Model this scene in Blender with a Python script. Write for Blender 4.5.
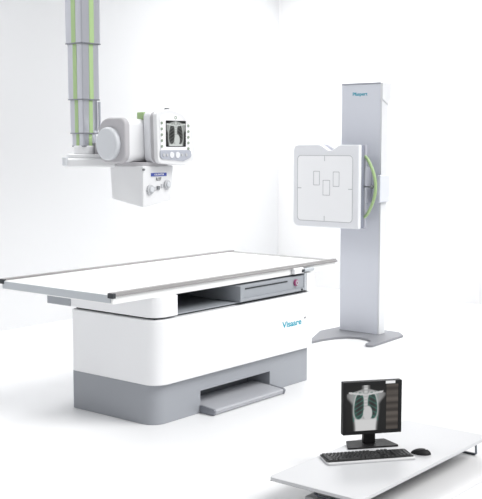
import bpy, bmesh, math, random
from mathutils import Vector, Matrix
random.seed(4)
PI = math.pi
for o in list(bpy.data.objects): bpy.data.objects.remove(o)
S = bpy.context.scene
C = S.collection

# ------------------------------------------------------------------ camera
cd = bpy.data.cameras.new('camera'); cam = bpy.data.objects.new('camera', cd); C.objects.link(cam)
FPX = 1010.35; PITCH = 0.1025; YAW = 0.6835
cd.sensor_fit = 'HORIZONTAL'; cd.sensor_width = 36; cd.lens = FPX / 482 * 36
cd.clip_start = 0.05; cd.clip_end = 100
cam.location = (0, 0, 1.5023)
cam.rotation_euler = (PI/2 - PITCH, 0, YAW - PI/2)
S.camera = cam

# ------------------------------------------------------------------ light
S.view_settings.view_transform = 'Standard'; S.view_settings.look = 'None'
S.view_settings.gamma = 1; S.view_settings.use_curve_mapping = False
S.view_settings.exposure = 0.0
w = bpy.data.worlds.new('world'); S.world = w; w.use_nodes = True
w.node_tree.nodes['Background'].inputs[0].default_value = (0.97, 0.98, 1.0, 1)
w.node_tree.nodes['Background'].inputs[1].default_value = 0.50
sd = bpy.data.lights.new('sun', 'SUN'); sd.energy = 3.0; sd.angle = math.radians(40); sd.color = (1, 0.995, 0.98)
so = bpy.data.objects.new('sun', sd); C.objects.link(so)
so.rotation_euler = Vector((-0.30, 1.0, -1.2)).to_track_quat('-Z', 'Y').to_euler()
def area(x, y, z, sx, sy, e):
    a = bpy.data.lights.new('wall_fill', 'AREA'); a.shape = 'RECTANGLE'; a.size = sx; a.size_y = sy; a.energy = e
    o = bpy.data.objects.new('wall_fill', a); C.objects.link(o); o.location = (x, y, z)
area(3.4, 5.3, 3.27, 1.6, 0.6, 36)  # unseen fill light, added to brighten the left wall
area(7.9, 4.9, 3.27, 0.6, 1.4, 75)  # unseen fill light, added to whiten the right wall

# ------------------------------------------------------------------ materials
def mat(name, col, rough=0.5, metal=0.0, bump=0.0, bscale=200, var=0.0, coat=0.0, spec=0.5, vscale=3.0):
    m = bpy.data.materials.new(name); m.use_nodes = True
    nt = m.node_tree; b = nt.nodes['Principled BSDF']
    b.inputs['Base Color'].default_value = (*col, 1); b.inputs['Roughness'].default_value = rough
    b.inputs['Metallic'].default_value = metal; b.inputs['Coat Weight'].default_value = coat
    b.inputs['Specular IOR Level'].default_value = spec
    tc = nt.nodes.new('ShaderNodeTexCoord')
    if bump:
        n = nt.nodes.new('ShaderNodeTexNoise'); n.inputs['Scale'].default_value = bscale
        nt.links.new(tc.outputs['Object'], n.inputs['Vector'])
        bp = nt.nodes.new('ShaderNodeBump'); bp.inputs['Strength'].default_value = bump; bp.inputs['Distance'].default_value = 0.002
        nt.links.new(n.outputs['Fac'], bp.inputs['Height']); nt.links.new(bp.outputs['Normal'], b.inputs['Normal'])
    n2 = nt.nodes.new('ShaderNodeTexNoise'); n2.inputs['Scale'].default_value = vscale
    nt.links.new(tc.outputs['Object'], n2.inputs['Vector'])
    mx = nt.nodes.new('ShaderNodeMix'); mx.data_type = 'RGBA'
    mx.inputs[6].default_value = (*[c*(1-var) for c in col], 1); mx.inputs[7].default_value = (*[min(1, c*(1+var*0.5)) for c in col], 1)
    nt.links.new(n2.outputs['Fac'], mx.inputs[0]); nt.links.new(mx.outputs[2], b.inputs['Base Color'])
    return m
M = dict(
    floor=mat('floor_vinyl', (.77, .775, .785), .45, bump=.05, bscale=60, var=.015),
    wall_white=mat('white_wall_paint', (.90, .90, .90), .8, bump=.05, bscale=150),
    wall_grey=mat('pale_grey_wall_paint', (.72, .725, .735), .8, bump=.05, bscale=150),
    ceiling=mat('ceiling_paint', (.88, .88, .88), .9),
    white=mat('white_enamel', (.84, .845, .86), .35, var=.01, coat=.2),
    top=mat('white_laminate', (.87, .875, .87), .3, var=.01),
    edge=mat('pale_grey_edge', (.50, .53, .56), .4),
    rail=mat('brushed_rail', (.34, .33, .33), .35, metal=.4),
    dark=mat('dark_gap', (.03, .035, .04), .6),
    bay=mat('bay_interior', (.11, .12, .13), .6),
    grey=mat('grey_base_paint', (.31, .325, .355), .45, bump=.04, bscale=400),
    traygrey=mat('tray_grey_paint', (.33, .35, .38), .4),
    pedal=mat('pedal_grey', (.40, .41, .44), .45),
    pink=mat('magenta_button', (.30, .06, .16), .4),
    standf=mat('stand_pale_blue_grey', (.68, .70, .76), .45, var=.01),
    standw=mat('stand_white_side', (.72, .73, .75), .4),
    foot=mat('stand_base_grey', (.23, .235, .255), .5, bump=.05, bscale=300),
    bezel=mat('bucky_bezel', (.77, .78, .81), .4),
    bside=mat('bucky_side_grey', (.38, .39, .44), .45),
    bedge=mat('bucky_dark_edge', (.22, .235, .29), .45),
    plate=mat('bucky_face', (.88, .885, .90), .35),
    mark=mat('marking_grey', (.50, .51, .53), .6),
    green=mat('lime_green', (.37, .52, .25), .45),
    alu=mat('brushed_aluminium', (.58, .59, .64), .33, metal=.8, var=.03, vscale=9),
    aluedge=mat('dark_aluminium', (.25, .26, .29), .4, metal=.5),
    hgrey=mat('head_grey_trim', (.47, .46, .48), .45),
    hwhite=mat('head_white', (.77, .775, .79), .35, coat=.2),
    cap=mat('round_cap_pale', (.62, .64, .67), .4),
    keypad=mat('keypad_blue_grey', (.42, .44, .50), .45),
    button=mat('button_green_grey', (.28, .34, .27), .5),
    navy=mat('navy_label', (.05, .08, .35), .5),
    ink=mat('grey_ink', (.16, .17, .18), .5),
    cyan=mat('cyan_ink', (.0, .33, .45), .5),
    black=mat('black_plastic', (.010, .010, .011), .55, spec=.25),
    key=mat('black_key', (.015, .015, .016), .5),
    silver=mat('silver_plastic', (.62, .62, .63), .4),
    desk=mat('desk_top_laminate', (.57, .575, .59), .45, var=.01),
    desk2=mat('desk_lower_laminate', (.76, .76, .77), .5),
    leg=mat('desk_leg_metal', (.22, .24, .27), .35, metal=.6),
    sticker=mat('white_sticker', (.85, .85, .85), .5),
)

# ------------------------------------------------------------------ helpers
def link(name, bm, m, parent=None, bevel=0, seg=2, smooth=True):
    bmesh.ops.recalc_face_normals(bm, faces=bm.faces)
    me = bpy.data.meshes.new(name); bm.to_mesh(me); bm.free()
    me.materials.append(M[m] if isinstance(m, str) else m)
    o = bpy.data.objects.new(name, me); C.objects.link(o)
    if parent: o.parent = parent
    if bevel:
        b = o.modifiers.new('bevel', 'BEVEL'); b.width = bevel; b.segments = seg; b.limit_method = 'ANGLE'; b.angle_limit = math.radians(35)
        b.harden_normals = True
    if smooth:
        for p in me.polygons: p.use_smooth = True
        try: me.set_sharp_from_angle(angle=math.radians(35))
        except Exception: pass
    return o
def box(bm, x0, x1, y0, y1, z0, z1):
    r = bmesh.ops.create_cube(bm, size=1)['verts']
    for v in r: v.co = Vector(((x0+x1)/2 + v.co.x*(x1-x0), (y0+y1)/2 + v.co.y*(y1-y0), (z0+z1)/2 + v.co.z*(z1-z0)))
    return r
def B(*a):
    bm = bmesh.new(); box(bm, *a); return bm
def prism(bm, pts, a0, a1, axis='z'):
    """extrude a polygon; pts are (u,v): axis z -> (x,y), x -> (y,z), y -> (x,z)"""
    def P(u, v, a): return {'z': (u, v, a), 'x': (a, u, v), 'y': (u, a, v)}[axis]
    lo = [bm.verts.new(P(u, v, a0)) for u, v in pts]; hi = [bm.verts.new(P(u, v, a1)) for u, v in pts]
    n = len(pts); bm.faces.new(lo); bm.faces.new(hi)
    for i in range(n): bm.faces.new((lo[i], lo[(i+1) % n], hi[(i+1) % n], hi[i]))
    return lo + hi
def rounded(pts, rad, seg=8):
    """round every corner of a polygon; rad is one number or one per corner"""
    out = []; n = len(pts)
    for i, p in enumerate(pts):
        r = rad[i] if isinstance(rad, (list, tuple)) else rad
        p = Vector(p); a = Vector(pts[i-1]) - p; b = Vector(pts[(i+1) % n]) - p
        if r <= 0: out.append(tuple(p)); continue
        ang = a.angle(b); t = min(r / math.tan(ang/2), a.length*.49, b.length*.49)
        A = p + a.normalized()*t; D = p + b.normalized()*t
        for k in range(seg+1):
            s = k/seg; out.append(tuple((1-s)**2*A + 2*s*(1-s)*(p*.72 + (A+D)*.14) + s*s*D))
    return out
def rrect(x0, x1, y0, y1, r, seg=8):
    return rounded([(x0, y0), (x1, y0), (x1, y1), (x0, y1)], r, seg)
def ring(bm, pts_out, pts_in, a0, a1, axis='z'):
    def P(u, v, a): return {'z': (u, v, a), 'x': (a, u, v), 'y': (u, a, v)}[axis]
    n = len(pts_out)
    L = [[bm.verts.new(P(u, v, a)) for u, v in pts] for pts in (pts_out, pts_in) for a in (a0, a1)]
    oo0, oo1, ii0, ii1 = L
    for i in range(n):
        j = (i+1) % n
        bm.faces.new((oo0[i], oo0[j], oo1[j], oo1[i])); bm.faces.new((ii0[i], ii0[j], ii1[j], ii1[i]))
        bm.faces.new((oo0[i], oo0[j], ii0[j], ii0[i])); bm.faces.new((oo1[i], oo1[j], ii1[j], ii1[i]))
def cyl(bm, c, r, a0, a1, axis='z', seg=32, ry=None):
    ry = ry or r
    return prism(bm, [(c[0] + r*math.cos(2*PI*k/seg), c[1] + ry*math.sin(2*PI*k/seg)) for k in range(seg)], a0, a1, axis)
def tube(bm, path, r, seg=10):
    rings = []; n = len(path); path = [Vector(p) for p in path]
    t0 = (path[1]-path[0]).normalized(); up = Vector((0, 0, 1)) if abs(t0.z) < .9 else Vector((1, 0, 0))
    nrm = t0.cross(up).normalized()
    for i in range(n):
        t = (path[min(i+1, n-1)] - path[max(i-1, 0)]).normalized()
        nrm = (nrm - t*nrm.dot(t)).normalized(); bi = t.cross(nrm)
        rings.append([bm.verts.new(path[i] + (nrm*math.cos(2*PI*k/seg) + bi*math.sin(2*PI*k/seg))*r) for k in range(seg)])
    for i in range(n-1):
        for k in range(seg):
            bm.faces.new((rings[i][k], rings[i][(k+1) % seg], rings[i+1][(k+1) % seg], rings[i+1][k]))
    bm.faces.new(rings[0]); bm.faces.new(rings[-1])
def cut(o, bm):
    """boolean difference, applied at once"""
    bmesh.ops.recalc_face_normals(bm, faces=bm.faces)
    me = bpy.data.meshes.new('cut'); bm.to_mesh(me); bm.free()
    c = bpy.data.objects.new('cut', me); C.objects.link(c); c.parent = o.parent
    keep = [m for m in o.modifiers]; assert not keep
    md = o.modifiers.new('b', 'BOOLEAN'); md.object = c; md.solver = 'EXACT'; md.operation = 'DIFFERENCE'
    bpy.context.view_layer.update()
    ev = o.evaluated_get(bpy.context.evaluated_depsgraph_get())
    new = bpy.data.meshes.new_from_object(ev); o.modifiers.clear(); o.data = new
    bpy.data.objects.remove(c)
def bev(o, wd, seg=2):
    b = o.modifiers.new('bevel', 'BEVEL'); b.width = wd; b.segments = seg; b.limit_method = 'ANGLE'; b.angle_limit = math.radians(35); b.harden_normals = True
    return o
def text(name, s, size, loc, rot, m, parent, depth=0.0006, label=None, sx=1.0):
    cu = bpy.data.curves.new(name, 'FONT'); cu.body = s; cu.size = size; cu.extrude = depth; cu.align_x = 'CENTER'; cu.align_y = 'CENTER'
    cu.offset = size*0.02
    t = bpy.data.objects.new('tmp', cu); C.objects.link(t); bpy.context.view_layer.update()
    me = bpy.data.meshes.new_from_object(t.evaluated_get(bpy.context.evaluated_depsgraph_get()))
    bpy.data.objects.remove(t)
    me.materials.clear(); me.materials.append(M[m])
    o = bpy.data.objects.new(name, me); C.objects.link(o); o.parent = parent
    o.location = loc; o.rotation_euler = rot; o.scale = (sx, 1, 1)
    if label: o['label'] = label
    return o
def thing(name, label, cat, loc=(0, 0, 0), rz=0, group=None):
    o = bpy.data.objects.new(name, None); C.objects.link(o); o.empty_display_size = .1
    o.location = loc; o.rotation_euler = (0, 0, rz); o['label'] = label; o['category'] = cat
    if group: o['group'] = group
    return o
def struct(name, bm, m):
    o = link(name, bm, m, smooth=False); o['kind'] = 'structure'; return o

def xray(u, v):
    """grey value of a chest film at u,v in 0..1 (v up)"""
    def sm(a, b, t):
        t = max(0, min(1, (t-a)/(b-a))); return t*t*(3-2*t)
    x = u - .5 + .01; ax = abs(x)
    edge = .33 - .05*sm(.5, 0, v) + .17*sm(.55, .80, v)
    if v > .80: edge = .50 - .42*sm(.80, .93, v)
    g = .02 + (.36 - .10*sm(.3, .5, ax))*sm(edge+.05, edge-.06, ax)
    if v < .34: g = max(g, .80*sm(.34, .22, v)*sm(edge+.02, edge-.05, ax))
    lx = (ax - .170 + .05*(v-.5)) / (.125 + .05*(.6-v)); ly = (v-.55)/.30
    d = lx*lx + ly*ly*(.8 + .2*ly*ly)
    lung = sm(1.12, .82, d)
    rib = max(0, math.sin((v + ax*.5)*64))**2
    g = g*(1-lung) + (.035 + .07*rib + .06*d)*lung
    g += .26*math.exp(-((d-1.22)/.22)**2)*sm(.22, .34, v)*sm(.92, .82, v)
    cl = abs(v - (.79 + .13*ax))
    if cl < .02 and .04 < ax < .44: g = max(g, .72)
    g = max(g, (.62 + .10*math.sin(v*90))*sm(.075, .03, ax)*sm(.02, .12, v))
    hx, hy = (x-.05)/.12, (v-.38)/.17
    g = max(g, .72*sm(1.2, .7, hx*hx + hy*hy))
    return max(0, min(1, g))
def screen(name, wd, ht, nx, ny, fn, parent, emis=1.0):
    """a lit screen: a slab (x across, z up, facing -y) whose front is a fine grid coloured by fn"""
    me = bpy.data.meshes.new(name); vs = []; fs = []
    for j in range(ny+1):
        for i in range(nx+1): vs.append((wd*(i/nx-.5), 0, ht*(j/ny)))
    for j in range(ny):
        for i in range(nx):
            a = j*(nx+1)+i; fs.append((a, a+1, a+nx+2, a+nx+1))
    b = len(vs)
    vs += [(-wd/2, .003, 0), (wd/2, .003, 0), (wd/2, .003, ht), (-wd/2, .003, ht)]
    fs += [(b, b+3, b+2, b+1)]
    me.from_pydata(vs, [], fs)
    at = me.color_attributes.new('film', 'FLOAT_COLOR', 'POINT')
    for k in range(b):
        c = fn(vs[k][0]/wd+.5, vs[k][2]/ht); at.data[k].color = (*c, 1)
    m = bpy.data.materials.new(name + '_glow'); m.use_nodes = True; nt = m.node_tree; p = nt.nodes['Principled BSDF']
    a = nt.nodes.new('ShaderNodeVertexColor'); a.layer_name = 'film'
    p.inputs['Base Color'].default_value = (.01, .01, .01, 1); p.inputs['Roughness'].default_value = .35
    p.inputs['Specular IOR Level'].default_value = .05
    nt.links.new(a.outputs['Color'], p.inputs['Emission Color']); p.inputs['Emission Strength'].default_value = emis
    me.materials.append(m)
    o = bpy.data.objects.new(name, me); C.objects.link(o); o.parent = parent
    return o

# ------------------------------------------------------------------ room
WX, WY, HC = 8.80, 6.64, 3.30
struct('floor', B(-2, WX+.1, -3, WY+.1, -.1, 0), 'floor')
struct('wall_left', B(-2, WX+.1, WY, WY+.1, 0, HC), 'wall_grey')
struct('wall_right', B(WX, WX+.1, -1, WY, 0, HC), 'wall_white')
struct('ceiling', B(2.2, WX+.1, 3.75, WY+.1, HC, HC+.08), 'ceiling')

# ------------------------------------------------------------------ radiography table
T = thing('radiography_table', 'long white floating-top radiography table on a grey base, with open tray bay', 'x-ray table', (4.52, 4.03, 0))
def tp(name, bm, m, bevel=0, parent=None, **k):
    bmesh.ops.translate(bm, verts=bm.verts, vec=(-4.52, -4.03, 0))
    o = link(name, bm, m, parent or T, bevel, **k); return o
def tt(o): o.location = Vector(o.location) - Vector((4.52, 4.03, 0)); return o
X0, X1, Y0, Y1, ZT = 3.513, 5.533, 3.700, 4.595, .75
bm = bmesh.new(); box(bm, X0, X1, Y0, Y1, ZT-.050, ZT)
ttop = tp('tabletop', bm, 'top', .004)
bm = B(X0-.004, X0+.012, Y0+.012, Y1-.012, ZT-.044, ZT-.003); tp('end_edging', bm, 'edge', .002, ttop)['label'] = 'grey edging on the end of the tabletop'
bm = B(X1-.055, X1+.003, Y0+.012, Y1-.012, ZT-.040, ZT+.003); tp('end_edging', bm, 'rail', .002, ttop)
for ya, yb in ((Y0-.012, Y0+.026), (Y1-.026, Y1+.012)):
    bm = bmesh.new()
    prof = [(ya, ZT-.010), (yb, ZT-.010), (yb, ZT+.010), (ya+.010, ZT+.010), (ya+.006, ZT+.001), (ya, ZT+.001)] if ya < 4 else \
           [(ya, ZT-.010), (yb, ZT-.010), (yb, ZT+.004), (yb-.006, ZT+.004), (yb-.006, ZT+.010), (ya, ZT+.010)]
    prism(bm, prof, X0-.002, X1+.002, 'x')
    r = tp('side_rail', bm, 'rail', .0015, ttop); r['label'] = 'metal accessory rail along the long edge'
    bm = B(X0-.010, X0+.012, ya-.001, yb+.001, ZT-.018, ZT+.008); tp('rail_cap', bm, 'dark', .002, r)
# clamp and lock on the front rail
bm = bmesh.new(); box(bm, 5.035, 5.135, Y0-.030, Y0-.001, .705, .742); cl = tp('rail_clamp', bm, 'white', .006, ttop)
bm = bmesh.new(); cyl(bm, (5.118, .722), .009, Y0-.040, Y0-.028, 'y', 16); tp('clamp_screw', bm, 'dark', .001, cl)
bm = bmesh.new(); cyl(bm, (Y0-.020, .722), .012, 5.145, 5.245, 'x', 20); tp('locking_knob', bm, 'edge', .003, ttop)
# upper frame: left block, right post, back wall, thin top plate
bm = bmesh.new()
prism(bm, rounded([(3.800, 3.672), (3.975, 3.672), (3.975, 4.540), (3.800, 4.540)], [.075, .012, .01, .03], 10), .590, .702)
fr = tp('upper_frame', bm, 'white', .004)
bm = bmesh.new()
prism(bm, rounded([(5.168, 3.672), (5.262, 3.672), (5.262, 4.540), (5.168, 4.540)], [.004, .02, .03, .01], 6), .590, .702)
tp('frame_post', bm, 'white', .003)
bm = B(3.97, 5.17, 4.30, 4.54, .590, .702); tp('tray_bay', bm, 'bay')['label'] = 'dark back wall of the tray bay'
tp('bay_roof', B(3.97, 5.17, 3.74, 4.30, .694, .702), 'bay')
tp('frame_shade', B(3.795, 3.84, 4.345, 4.545, .592, .702), 'traygrey', .003)['label'] = 'grey box coloured as the tabletop shade on the frame'  # added box on the frame, tabletop shade put into its grey
tp('shadow_gap', B(3.83, 5.22, 3.71, 4.33, .572, .592), 'dark')['label'] = 'black gap between body and upper frame'
# lower bay floor plate seen as grey strip
tp('bay_floor', B(3.98, 5.165, 3.70, 4.30, .588, .594), 'traygrey')
# bucky tray drawer
bm = B(4.50, 5.160, 3.684, 4.28, .596, .690); dr = tp('tray_drawer', bm, 'traygrey', .004); dr['label'] = 'grey cassette tray drawer'
tp('drawer_slot', B(4.560, 4.975, 3.681, 3.686, .664, .672), 'dark', 0, dr)
tp('drawer_lip', B(4.50, 4.525, 3.668, 3.690, .596, .690), 'traygrey', .004, dr)
tp('drawer_lip', B(4.525, 5.150, 3.672, 3.690, .596, .612), 'traygrey', .003, dr)
bm = bmesh.new(); cyl(bm, (5.060, .652), .021, 3.672, 3.686, 'y', 28); kb = tp('round_button', bm, 'pink', .003, dr); kb['label'] = 'magenta round button'
bm = bmesh.new(); ring(bm, [(5.060+.012*math.cos(k*PI/10), .652+.015*math.sin(k*PI/10)) for k in range(20)], [(5.060+.007*math.cos(k*PI/10), .652+.009*math.sin(k*PI/10)) for k in range(20)], 3.668, 3.673, 'y'); tp('button_ring', bm, 'mark', 0, kb)
bm = bmesh.new(); cyl(bm, (5.112, .604), .007, 3.666, 3.674, 'y', 14); tp('lock_pin', bm, 'dark', 0, dr)
tp('drawer_edge', B(5.150, 5.168, 3.678, 3.70, .594, .700), 'edge', .001, dr)
# body
bm = bmesh.new()
prism(bm, rounded([(3.800, 3.671), (5.238, 3.671), (5.238, 4.354), (3.800, 4.354)], [.085, .02, .03, .03], 12), .221, .578)
tp('body_cover', bm, 'white', .008, seg=3)
text('maker_logo', 'Visaare', .052, (5.010-4.52, 3.6705-4.03, .402), (PI/2, 0, 0), 'cyan', T, label='turquoise logo lettering', sx=1.30)
text('trademark', 'TM', .016, (5.145-4.52, 3.6705-4.03, .420), (PI/2, 0, 0), 'ink', T)
# base with pedal recess
bm = bmesh.new()
prism(bm, rounded([(3.812, 3.703), (5.224, 3.703), (5.224, 4.354), (3.812, 4.354)], [.080, .01, .02, .01], 12), .0, .2205)
ba = tp('base_plinth', bm, 'grey'); bm = B(4.186-4.52, 4.826-4.52, 3.60-4.03, 3.88-4.03, -.02, .126); cut(ba, bm); bev(ba, .003)
bm = bmesh.new()
prism(bm, [(3.838, .004), (3.838, .050), (3.810, .054), (3.600, .034), (3.592, .026), (3.600, .004)], 4.190, 4.822, 'x')
pd = tp('foot_pedal', bm, 'pedal', .002); pd['label'] = 'wide sloping foot bar'
for xx in (4.176, 4.822):
    bm = bmesh.new(); prism(bm, [(3.700, .003), (3.700, .046), (3.596, .036), (3.588, .026), (3.596, .003)], xx, xx+.014, 'x')
    tp('pedal_end', bm, 'aluedge', .001, pd)

# ------------------------------------------------------------------ wall bucky stand
SX, SY = 6.78, 4.30
W = thing('wall_bucky_stand', 'tall pale grey column stand holding a square white detector panel', 'x-ray stand', (SX, SY, 0))
def wp(name, bm, m, bevel=0, parent=None, **k):
    bmesh.ops.translate(bm, verts=bm.verts, vec=(-SX, -SY, 0)); return link(name, bm, m, parent or W, bevel, **k)
CY0, CY1 = 4.135, 4.492
wp('column', B(6.780, 6.855, CY0, CY1, .018, 1.975), 'standf', .003)
wp('side_channel', B(6.782, 6.872, CY0-.014, CY0-.0005, .018, 1.86), 'standw', .002)['label'] = 'white strip down the side of the column'
bm = bmesh.new(); prism(bm, [(6.776, 1.86), (6.862, 1.82), (6.905, 1.87), (6.905, 1.995), (6.776, 1.985)], CY0-.022, CY0-.0003, 'y')
wp('head_cover', bm, 'standw', .003)['label'] = 'white cover at the column head'
wp('top_cap', B(6.778, 6.90, CY0, CY1+.002, 1.9755, 1.99), 'bside', .004)
text('maker_logo', 'Pfaspert', .036, (-.0008, .022, 1.902), (PI/2, 0, -PI/2), 'cyan', W, label='turquoise logo lettering', sx=1.15)
# base: plate with two splayed toes and a concave front
arc = [(6.395 + .0, 3.965)]
pl = [(6.06, 4.455), (6.22, 4.49)]
pl = [(6.215, 4.400), (6.640, 4.585), (6.99, 4.56), (6.99, 4.06), (6.895, 3.965), (6.395, 3.940), (6.365, 3.975), (6.415, 4.015), (6.52, 4.03),
      (6.585, 4.10), (6.60, 4.19), (6.565, 4.27), (6.48, 4.33), (6.36, 4.365), (6.215, 4.375)]
bm = bmesh.new(); prism(bm, rounded(pl, [.01, .05, .03, .03, .03, .02, .02, .02, .04, .05, .05, .05, .06, .08, .01], 4), 0, .018); wp('base_plate', bm, 'foot', .003)
# carriage behind the panel, around the column
wp('carriage', B(6.62, 6.779, 4.20, 4.41, 1.06, 1.34), 'bside', .006)
wp('carriage_bracket', B(6.72, 6.862, CY0-.045, CY0-.0145, 1.065, 1.275), 'standf', .008)['label'] = 'pale grey bracket wrapping the column side'
# detector panel
PY0, PY1, PZ0, PZ1 = 4.148, 4.758, .868, 1.508
def outline(d, r):
    y0, y1, z0, z1 = PY0+d, PY1-d, PZ0+d, PZ1-d
    # seen from the front: chin notch along the top edge
    pts = [(y1, z0), (y0, z0), (y0, z1), (4.320, z1), (4.345, z1-.010), (4.395, z1-.040), (4.430, z1-.040), (4.480, z1-.010), (4.505, z1+.004), (y1, z1)]
    return rounded(pts, [r, .008, .008, .03, .03, .02, .02, .03, .03, r], 6)
bm = bmesh.new(); prism(bm, outline(.0, .045), 6.500, 6.545, 'x')
pn = wp('detector_panel', bm, 'bezel', .010, seg=3); pn['label'] = 'square detector panel with a chin notch'
bm = bmesh.new(); prism(bm, outline(.004, .045), 6.545, 6.59, 'x'); wp('panel_middle', bm, 'bedge', .003, pn)['label'] = 'blue grey band round the panel'
bm = bmesh.new(); prism(bm, outline(.0, .045), 6.59, 6.622, 'x'); wp('panel_back', bm, 'bside', .006, pn)
FY0, FY1, FZ0, FZ1 = PY0+.048, PY1-.042, PZ0+.045, PZ1-.080
bm = bmesh.new(); prism(bm, rrect(FY0, FY1, FZ0, FZ1, .03, 6), 6.4965, 6.501, 'x'); fp = wp('face_plate', bm, 'plate', .001, pn); fp['label'] = 'smooth white front sheet'
bm = bmesh.new(); ring(bm, rrect(FY0, FY1, FZ0, FZ1, .03, 6), rrect(FY0+.005, FY1-.005, FZ0+.005, FZ1-.005, .026, 6), 6.4957, 6.4966, 'x'); wp('outline_mark', bm, 'mark', 0, fp)
cy, cz = (FY0+FY1)/2, (FZ0+FZ1)/2
for a, b_, c_, d_ in ((cy-.003, cy+.003, FZ0+.0, FZ0+.045), (cy-.003, cy+.003, FZ1-.045, FZ1), (FY0, FY0+.04, cz-.003, cz+.003), (FY1-.04, FY1, cz-.003, cz+.003)):
    wp('centring_mark', B(6.4956, 6.4966, a, b_, c_, d_), 'mark', 0, fp)
def win(y, z, hw, hh):
    bm = bmesh.new(); ring(bm, rrect(y-hw, y+hw, z-hh, z+hh, .004, 3), rrect(y-hw+.005, y+hw-.005, z-hh+.005, z+hh-.005, .003, 3), 6.4956, 6.4966, 'x')
    wp('measuring_field', bm, 'mark', 0, fp)['label'] = 'outlined measuring field'
win(cy+.075, 1.250, .030, .056); win(cy-.108, 1.245, .030, .058); win(cy-.018, 1.177, .034, .060)
# curved green handle on the side
path = [(6.60, PY0 - .095*math.sin(PI*k/20)**.85 + .004 if 0 < k < 20 else PY0+.012, 1.425 - .475*k/20) for k in range(21)]
bm = bmesh.new(); tube(bm, path, .012, 12); h = wp('grab_handle', bm, 'green', 0, pn); h['label'] = 'curved lime green handle'
bm = bmesh.new(); cyl(bm, (6.585, 1.19), .006, PY0-.055, PY0+.004, 'y', 16); cyl(bm, (6.585, 1.19), .015, PY0-.075, PY0-.052, 'y', 16); wp('release_knob', bm, 'ink', .003, pn)

# ------------------------------------------------------------------ ceiling-hung tube unit
GX, GY = 3.785, 4.191
G = thing('ceiling_tube_unit', 'ceiling-hung x-ray tube head on a telescopic column striped in green', 'x-ray tube', (GX, GY, 1.38))
def gp(name, bm, m, bevel=0, parent=None, **k):
    bmesh.ops.translate(bm, verts=bm.verts, vec=(-GX, -GY, -1.38)); return link(name, bm, m, parent or G, bevel, **k)
stages = [(.0685, 2.048, 3.20), (.0615, 1.748, 2.10), (.0545, 1.566, 1.80), (.0480, 1.496, 1.60)]
for i, (h, za, zb) in enumerate(stages):
    bm = bmesh.new(); c = h*.16
    prism(bm, rounded([(GX-h, GY-h), (GX+h, GY-h), (GX+h, GY+h), (GX-h, GY+h)], h*.12, 3), za, zb)
    st = gp('column_stage', bm, 'alu', .001); st['label'] = 'metal column section'
    bm = bmesh.new(); prism(bm, rounded([(GX-h-.002, GY-h-.002), (GX+h+.002, GY-h-.002), (GX+h+.002, GY+h+.002), (GX-h-.002, GY+h+.002)], h*.12, 3), za, za+.006)
    gp('stage_rim', bm, 'aluedge', 0, st)
    s = h*.24
    for (ax, sg) in (('y', -1), ('x', -1), ('y', 1), ('x', 1)):
        e = .0015
        if ax == 'y': a = (GX-s, GX+s, *(sorted((GY+sg*(h-.001), GY+sg*(h+e)))), za+.006, zb)
        else: a = (*(sorted((GX+sg*(h-.001), GX+sg*(h+e)))), GY-s, GY+s, za+.006, zb)
        gp('green_stripe', B(*a), 'green', 0, st)['label'] = 'pale green stripe'
# cable channel at the side of the column
bm = bmesh.new(); tube(bm, [(GX+.0525, GY-.066, z) for z in (1.585, 1.74)], .007); gp('cable_guide', bm, 'bside')
# ceiling carriage and rails (above the picture)
gp('ceiling_carriage', B(GX-.28, GX+.28, GY-.28, GY+.28, 3.19, 3.262), 'hwhite', .01)
for dy in (-.22, .22):
    o = link('trim_1' if dy < 0 else 'trim_2', B(2.4, 8.2, GY+dy-.03, GY+dy+.03, 3.262, 3.30), 'alu', bevel=.003); o['kind'] = 'structure'
# collar, arm foot
bm = bmesh.new(); cyl(bm, (GX, GY), .060, 1.455, 1.502, 'z', 40); gp('collar', bm, 'hwhite', .006)
R = Vector((math.sin(YAW-.02), -math.cos(YAW-.02)))      # direction of the support arm
N = Vector((-R.y, R.x))
def loc2(a, b): v = Vector((GX, GY)) + R*a + N*b; return (v.x, v.y)
def orect(a0, a1, b0, b1, r, seg=8): return [loc2(*q) for q in rrect(a0, a1, b0, b1, r, seg)]
bm = bmesh.new(); prism(bm, orect(-.116, .20, -.085, .085, .055), 1.384, 1.434); arm = gp('support_arm', bm, 'hwhite', .014, seg=4)
bm = bmesh.new(); prism(bm, orect(-.096, .180, -.068, .068, .05), 1.432, 1.457); gp('arm_step', bm, 'hwhite', .008, arm, seg=3)
bm = bmesh.new(); prism(bm, orect(-.110, -.082, -.086, -.052, .008, 3), 1.395, 1.44); gp('arm_latch', bm, 'cap', .004, arm)
bm = bmesh.new(); prism(bm, orect(.058, .20, -.045, .045, .02), 1.42, 1.520); gp('pivot_bracket', bm, 'hgrey', .01)['label'] = 'grey pivot bracket'
# tube housing: rounded square drum along X
HX, HY = 3.785, 3.852
bm = bmesh.new(); prism(bm, rounded([(HY, 1.413), (HY+.200, 1.413), (HY+.200, 1.645), (HY, 1.645)], [.045, .07, .075, .035], 10), HX+.0, HX+.30, 'x')
hs = gp('tube_housing', bm, 'hwhite', .008, seg=3)
bm = bmesh.new(); prism(bm, rounded([(HY-.004, 1.408), (HY+.205, 1.408), (HY+.205, 1.650), (HY-.004, 1.650)], [.05, .07, .08, .04], 10), HX-.028, HX+.014, 'x')
gp('end_ring', bm, 'hgrey', .012, hs, seg=3)['label'] = 'grey ring at the end of the housing'
bm = bmesh.new(); cyl(bm, (HY+.108, 1.512), .083, HX-.060, HX-.02, 'x', 48, ry=.088); gp('round_cap', bm, 'cap', .014, hs, seg=4)['label'] = 'pale round end cap'
bm = B(HX+.125, HX+.175, HY+.01, HY+.06, 1.640, 1.682); gp('green_lug', bm, 'green', .006, hs)['label'] = 'lime green lug on top of the housing'
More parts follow.
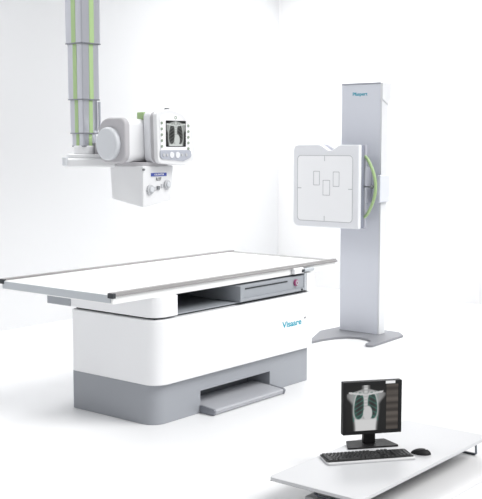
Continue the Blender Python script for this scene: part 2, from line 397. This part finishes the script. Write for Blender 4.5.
bm = bmesh.new(); prism(bm, rrect(HX+.05, HX+.29, HY-.05, HY+.19, .06), 1.392, 1.414); gp('swivel_ring', bm, 'hgrey', .004)
# collimator box, turned about its own axis, front corner a little deeper
CXc, CYc = 3.932, 3.900
KX, KY = 3.835, 3.802
nz = dict(a=(KX-.02, KY), )
bm = bmesh.new()
top = [(3.838, 3.798), (4.075, 3.798), (4.075, 4.05), (3.838, 4.05)]
bot = [(3.843, 3.803, 1.172), (4.062, 3.803, 1.205), (4.062, 4.042, 1.243), (3.843, 4.042, 1.212)]
lo = [bm.verts.new(v) for v in bot]; hi = [bm.verts.new((x, y, 1.394)) for x, y in top]
bm.faces.new(lo); bm.faces.new(hi)
for i in range(4): bm.faces.new((lo[i], lo[(i+1) % 4], hi[(i+1) % 4], hi[i]))
co = gp('collimator', bm, 'hwhite', .007, seg=3); co['label'] = 'white collimator box'
bm = bmesh.new(); cyl(bm, (3.842, 1.375), .006, 3.790, 3.80, 'y', 14); gp('collimator_screw', bm, 'ink', 0, co)
fy = 3.7985
gp('name_plate', B(3.900, 4.020, fy-.0025, fy+.002, 1.338, 1.356), 'navy', .0005, co)['label'] = 'dark blue name plate'
text('plate_print', 'COLLIMATOR', .012, (3.960-GX, fy-.003-GY, 1.347-1.38), (PI/2, 0, 0), 'plate', co, .0003)
text('front_print', 'R.27', .022, (3.958-GX, fy-.001-GY, 1.322-1.38), (PI/2, 0, 0), 'ink', co, .0008)
for x, r_ in ((3.892, .026), (4.022, .024)):
    bm = bmesh.new(); n = 26; z = 1.268 if x < 3.95 else 1.292
    cyl(bm, (x, z), r_, fy-.010, fy+.004, 'y', n); kn = gp('dial', bm, 'mark', .003, co)
    bm = bmesh.new(); cyl(bm, (x, z), r_*.55, fy-.018, fy-.009, 'y', n); gp('dial_knob', bm, 'cap', .002, kn)
gp('light_button', B(3.944, 3.964, fy-.006, fy+.003, 1.265, 1.285), 'ink', .002, co)
gp('scale_print', B(3.920, 3.940, fy-.003, fy+.003, 1.262, 1.282), 'mark', .001, co)
gp('scale_print', B(3.978, 3.994, fy-.003, fy+.003, 1.275, 1.295), 'mark', .001, co)
# control console in front of the housing
KX0, KX1 = 3.893, 4.160
def cons(d, rr=1.0):
    pts = [(KX0+d+.010, 1.408+d), (4.115-d, 1.392+d), (4.190-d, 1.425+d), (4.200-d, 1.475), (4.178-d, 1.60), (4.105-d, 1.675-d*1.0), (4.00, 1.698-d), (KX0+d, 1.682-d)]
    return rounded(pts, [.03*rr, .05*rr, .03*rr, .05*rr, .05*rr, .05*rr, .06*rr, .03*rr], 6)
bm = bmesh.new(); prism(bm, cons(0), 3.748, 3.778, 'y')
cs = gp('control_console', bm, 'hwhite', .006, seg=3); cs['label'] = 'control console with a small screen'
bm = bmesh.new(); prism(bm, cons(.004), 3.778, 3.800, 'y'); gp('console_band', bm, 'hgrey', .002, cs)
bm = bmesh.new(); prism(bm, cons(.002), 3.800, 3.850, 'y'); gp('console_back', bm, 'bezel', .006, cs, seg=3)
bm = bmesh.new(); prism(bm, cons(.022), 3.7455, 3.749, 'y'); gp('console_face', bm, 'plate', .001, cs)
sx0, sx1, sz0, sz1 = 3.966, 4.116, 1.500, 1.632
bm = bmesh.new(); prism(bm, rrect(sx0-.004, sx1+.004, sz0-.004, sz1+.004, .004, 3), 3.7440, 3.7456, 'y'); gp('screen_frame', bm, 'black', 0, cs)
sc = screen('console_screen', sx1-sx0, sz1-sz0, 56, 52, lambda u, v: tuple(c*xray(.1+.8*u, .2+.72*v)*.9 for c in (.95, 1, .97)), cs, 1.0)
sc.location = ((sx0+sx1)/2-GX, 3.7436-GY, sz0-1.38)
for k in range(5):
    for x, dz in ((3.930, 0), (4.140, -.012)):
        bm = bmesh.new(); z = 1.622 - k*.031 + dz; cyl(bm, (x, z), .0075, 3.741, 3.7465, 'y', 12); gp('button', bm, 'button', .001, cs)
kp = bmesh.new(); prism(kp, rounded([(3.918, 1.432), (4.10, 1.418), (4.165, 1.44), (4.158, 1.478), (3.915, 1.478)], [.02, .03, .015, .015, .01], 5), 3.7425, 3.7456, 'y')
kpo = gp('keypad', kp, 'keypad', .001, cs); kpo['label'] = 'blue grey keypad'
for x, r_ in ((3.942, .009), (3.968, .008), (4.004, .017), (4.050, .017), (4.086, .008), (4.120, .009)):
    bm = bmesh.new(); cyl(bm, (x, 1.452), r_, 3.739, 3.743, 'y', 18); gp('button', bm, 'bezel' if r_ > .01 else 'mark', .001, kpo)
bm = bmesh.new(); ring(bm, [(4.040+.010*math.cos(k*PI/8), 1.652+.009*math.sin(k*PI/8)) for k in range(16)], [(4.040+.006*math.cos(k*PI/8), 1.652+.005*math.sin(k*PI/8)) for k in range(16)], 3.7445, 3.7456, 'y'); gp('logo_mark', bm, 'button', 0, cs)
bm = bmesh.new(); cyl(bm, (4.02, 3.79), .014, 1.690, 1.704, 'z', 16); gp('laser_cap', bm, 'ink', .003, cs)

# ------------------------------------------------------------------ workstation
LX0, LX1, LY0, LY1, DZ = 3.27, 4.41, 2.060, 2.515, .12
lp = link('low_platform', B(3.40, 4.75, 1.943, 2.42, 0, .02), 'desk2', bevel=.003)
lp['label'] = 'broad white lower board lying on the floor under the raised computer shelf'; lp['category'] = 'platform'
D = thing('raised_computer_shelf', 'pale grey raised shelf on short metal legs carrying the computer', 'desk', (3.82, 2.29, 0))
def dp(name, bm, m, bevel=0, parent=None, **k):
    bmesh.ops.translate(bm, verts=bm.verts, vec=(-3.82, -2.29, 0)); return link(name, bm, m, parent or D, bevel, **k)
bm = bmesh.new(); prism(bm, rrect(LX0, LX1, LY0, LY1, .02, 5), DZ-.016, DZ); dp('shelf_board', bm, 'desk', .003)
dp('bounce_blocker', B(LX0+.006, LX1-.006, LY0+.006, LY1-.006, DZ-.018, DZ-.0155), 'black')['label'] = 'dark sheet added under the shelf to cut bounced light'  # added black sheet, cuts bounce to deepen the shadow below
def legs(x, y0, y1, zb):
    bm = bmesh.new(); r = .0055
    tube(bm, [(x, y0, DZ-.016), (x, y0, DZ-.05), (x+.004, y0, zb+.012), (x+.008, y0+.008, zb+r)] + [(x+.008, y0+(y1-y0)*t, zb+r) for t in (.3, .5, .7)] + [(x+.008, y1-.008, zb+r), (x+.004, y1, zb+.012), (x, y1, DZ-.05), (x, y1, DZ-.016)], r)
    dp('leg', bm, 'leg')
legs(4.375, 2.11, 2.38, .02); legs(3.42, 2.12, 2.38, .02)

# monitor
mo = thing('computer_monitor', 'black flat monitor showing a chest radiograph, standing on the pale shelf', 'monitor', (3.924, 2.426, DZ), math.radians(-38))
def mp(name, bm, m, bevel=0, parent=None, **k): return link(name, bm, m, parent or mo, bevel, **k)
bm = bmesh.new(); prism(bm, rounded([(-.125, -.055), (.125, -.055), (.095, .060), (-.095, .060)], .008, 3), 0, .008); mp('stand_base', bm, 'black', .002)
bm = bmesh.new(); prism(bm, [(-.028, .0), (.028, .0), (.028, .03), (-.028, .03)], .008, .13); mp('stand_neck', bm, 'black', .003)
mw, z0, z1 = .142, .062, .308
bm = B(-mw, mw, -.030, .0, z0, z1); ca = mp('monitor_case', bm, 'black', .003)
bm = B(-mw*.8, mw*.8, -.001, .022, z0+.03, z1-.03); mp('case_back', bm, 'black', .006, ca)
bm = bmesh.new(); ring(bm, rrect(-mw, mw, z0, z1, .002, 2), rrect(-mw+.017, mw-.017, z0+.017, z1-.017, .001, 2), -.034, -.030, 'y'); mp('bezel', bm, 'black', .001, ca)
def mon(u, v):
    if u > .765:
        g = .055 + .02*math.sin(v*40) + (.02 if int(v*5) % 2 else 0); return (g*1.1, g*.95, g*.85)
    if u > .755: return (.01, .01, .01)
    uu = u/.755
    g = xray(uu, v)*.75
    t = max(0, min(1, (.32-g)/.2)) if g > .05 and abs(uu-.49) < .34 and .2 < v < .86 and abs(abs(uu-.49)-.17) < .155 else 0
    return (g*(1-.45*t), g*(1+.25*t), g*(1+.05*t))
ms = screen('monitor_screen', 2*(mw-.017), z1-z0-.034, 110, 90, mon, ca, 1.0); ms.location = (0, -.0315, z0+.017)
mp('sticker', B(.062, .108, -.0358, -.0335, z1-.013, z1-.001), 'sticker', 0, ca)['label'] = 'small white sticker on the bezel'

# keyboard
kb_a = math.atan2(2.245-2.497, 3.945-3.624)
kc = ((3.624+3.866)/2, (2.497+2.154)/2)
KB = thing('keyboard', 'black keyboard with silver front edge in front of the monitor', 'keyboard', (kc[0], kc[1], DZ), kb_a)
def kp_(name, bm, m, bevel=0, parent=None, **k): return link(name, bm, m, parent or KB, bevel, **k)
kw, kd = .205, .066
bm = bmesh.new(); prism(bm, rrect(-kw, kw, -kd, kd, .012, 4), 0, .010); kp_('keyboard_body', bm, 'silver', .003)
bm = bmesh.new(); prism(bm, rrect(-kw+.001, kw-.004, -kd+.013, kd-.001, .010, 4), .010, .012); kp_('key_bed', bm, 'black', .001)
u = .0172
keym = {}
def key(x, y, wk):
    if wk not in keym:
        bm = bmesh.new(); hw = wk*u/2-.0009; hd = u*.5-.0012
        lo = [bm.verts.new((sx*hw, sy*hd, 0)) for sx, sy in ((-1, -1), (1, -1), (1, 1), (-1, 1))]
        hi = [bm.verts.new((sx*(hw-.002), sy*(hd-.002)+.0005, .006)) for sx, sy in ((-1, -1), (1, -1), (1, 1), (-1, 1))]
        bm.faces.new(lo); bm.faces.new(hi)
        for i in range(4): bm.faces.new((lo[i], lo[(i+1) % 4], hi[(i+1) % 4], hi[i]))
        keym[wk] = link('key', bm, 'key', KB, smooth=False); o = keym[wk]
    else:
        o = keym[wk].copy(); C.objects.link(o)
    o.parent = KB; o.location = (x, y, .012)
rows = [[1]*13, [1]*13 + [1.5], [1.5] + [1]*12 + [1], [1.75] + [1]*11 + [1.75], [2.25] + [1]*10 + [2.25], [1.5, 1.25, 6, 1.25, 1.5, 1.25, 1.25]]
y = kd-.004-u*.55
for ri, row in enumerate(rows):
    x = -kw+.010
    for wk in row:
        key(x+wk*u/2, y, wk); x += wk*u
    xe = -kw+.010+14.9*u
    if ri < 3:
        for k in range(3): key(xe+(k+.5)*u, y, 1)
    elif ri == 5:
        for k in range(3): key(xe+(k+.5)*u, y, 1)
    elif ri == 4: key(xe+1.5*u, y, 1)
    xn = xe+3.35*u
    if ri > 0:
        for k in range(4):
            key(xn+(k+.5)*u, y, 1)
    y -= u*(1.0 if ri else 1.08)

# mouse
MS = thing('computer_mouse', 'black computer mouse with a light edge, right of the keyboard', 'mouse', (3.943, 2.168, DZ), math.radians(20))
bm = bmesh.new(); bmesh.ops.create_uvsphere(bm, u_segments=28, v_segments=16, radius=1)
for v in bm.verts:
    x, y, z = v.co; 
    v.co = Vector((x*.031*(1-.10*y), y*.046, max(0, z)*.026*(1+.15*y*-1) + .002 if z > 0 else 0.002*(1+z)))
link('mouse_body', bm, 'black', MS)
bm = bmesh.new(); cyl(bm, (.022, .024), .004, -.0035, .0035, 'x', 14); 
bmesh.ops.translate(bm, verts=bm.verts, vec=(0, -.044, .000)); link('scroll_wheel', bm, 'silver', MS)
bm = bmesh.new(); cyl(bm, (0, 0), 1, 0, .0045, 'z', 32)
for v in bm.verts: v.co.x *= .0325; v.co.y = v.co.y*.0475
link('mouse_skirt', bm, 'silver', MS)['label'] = 'light grey lower rim'
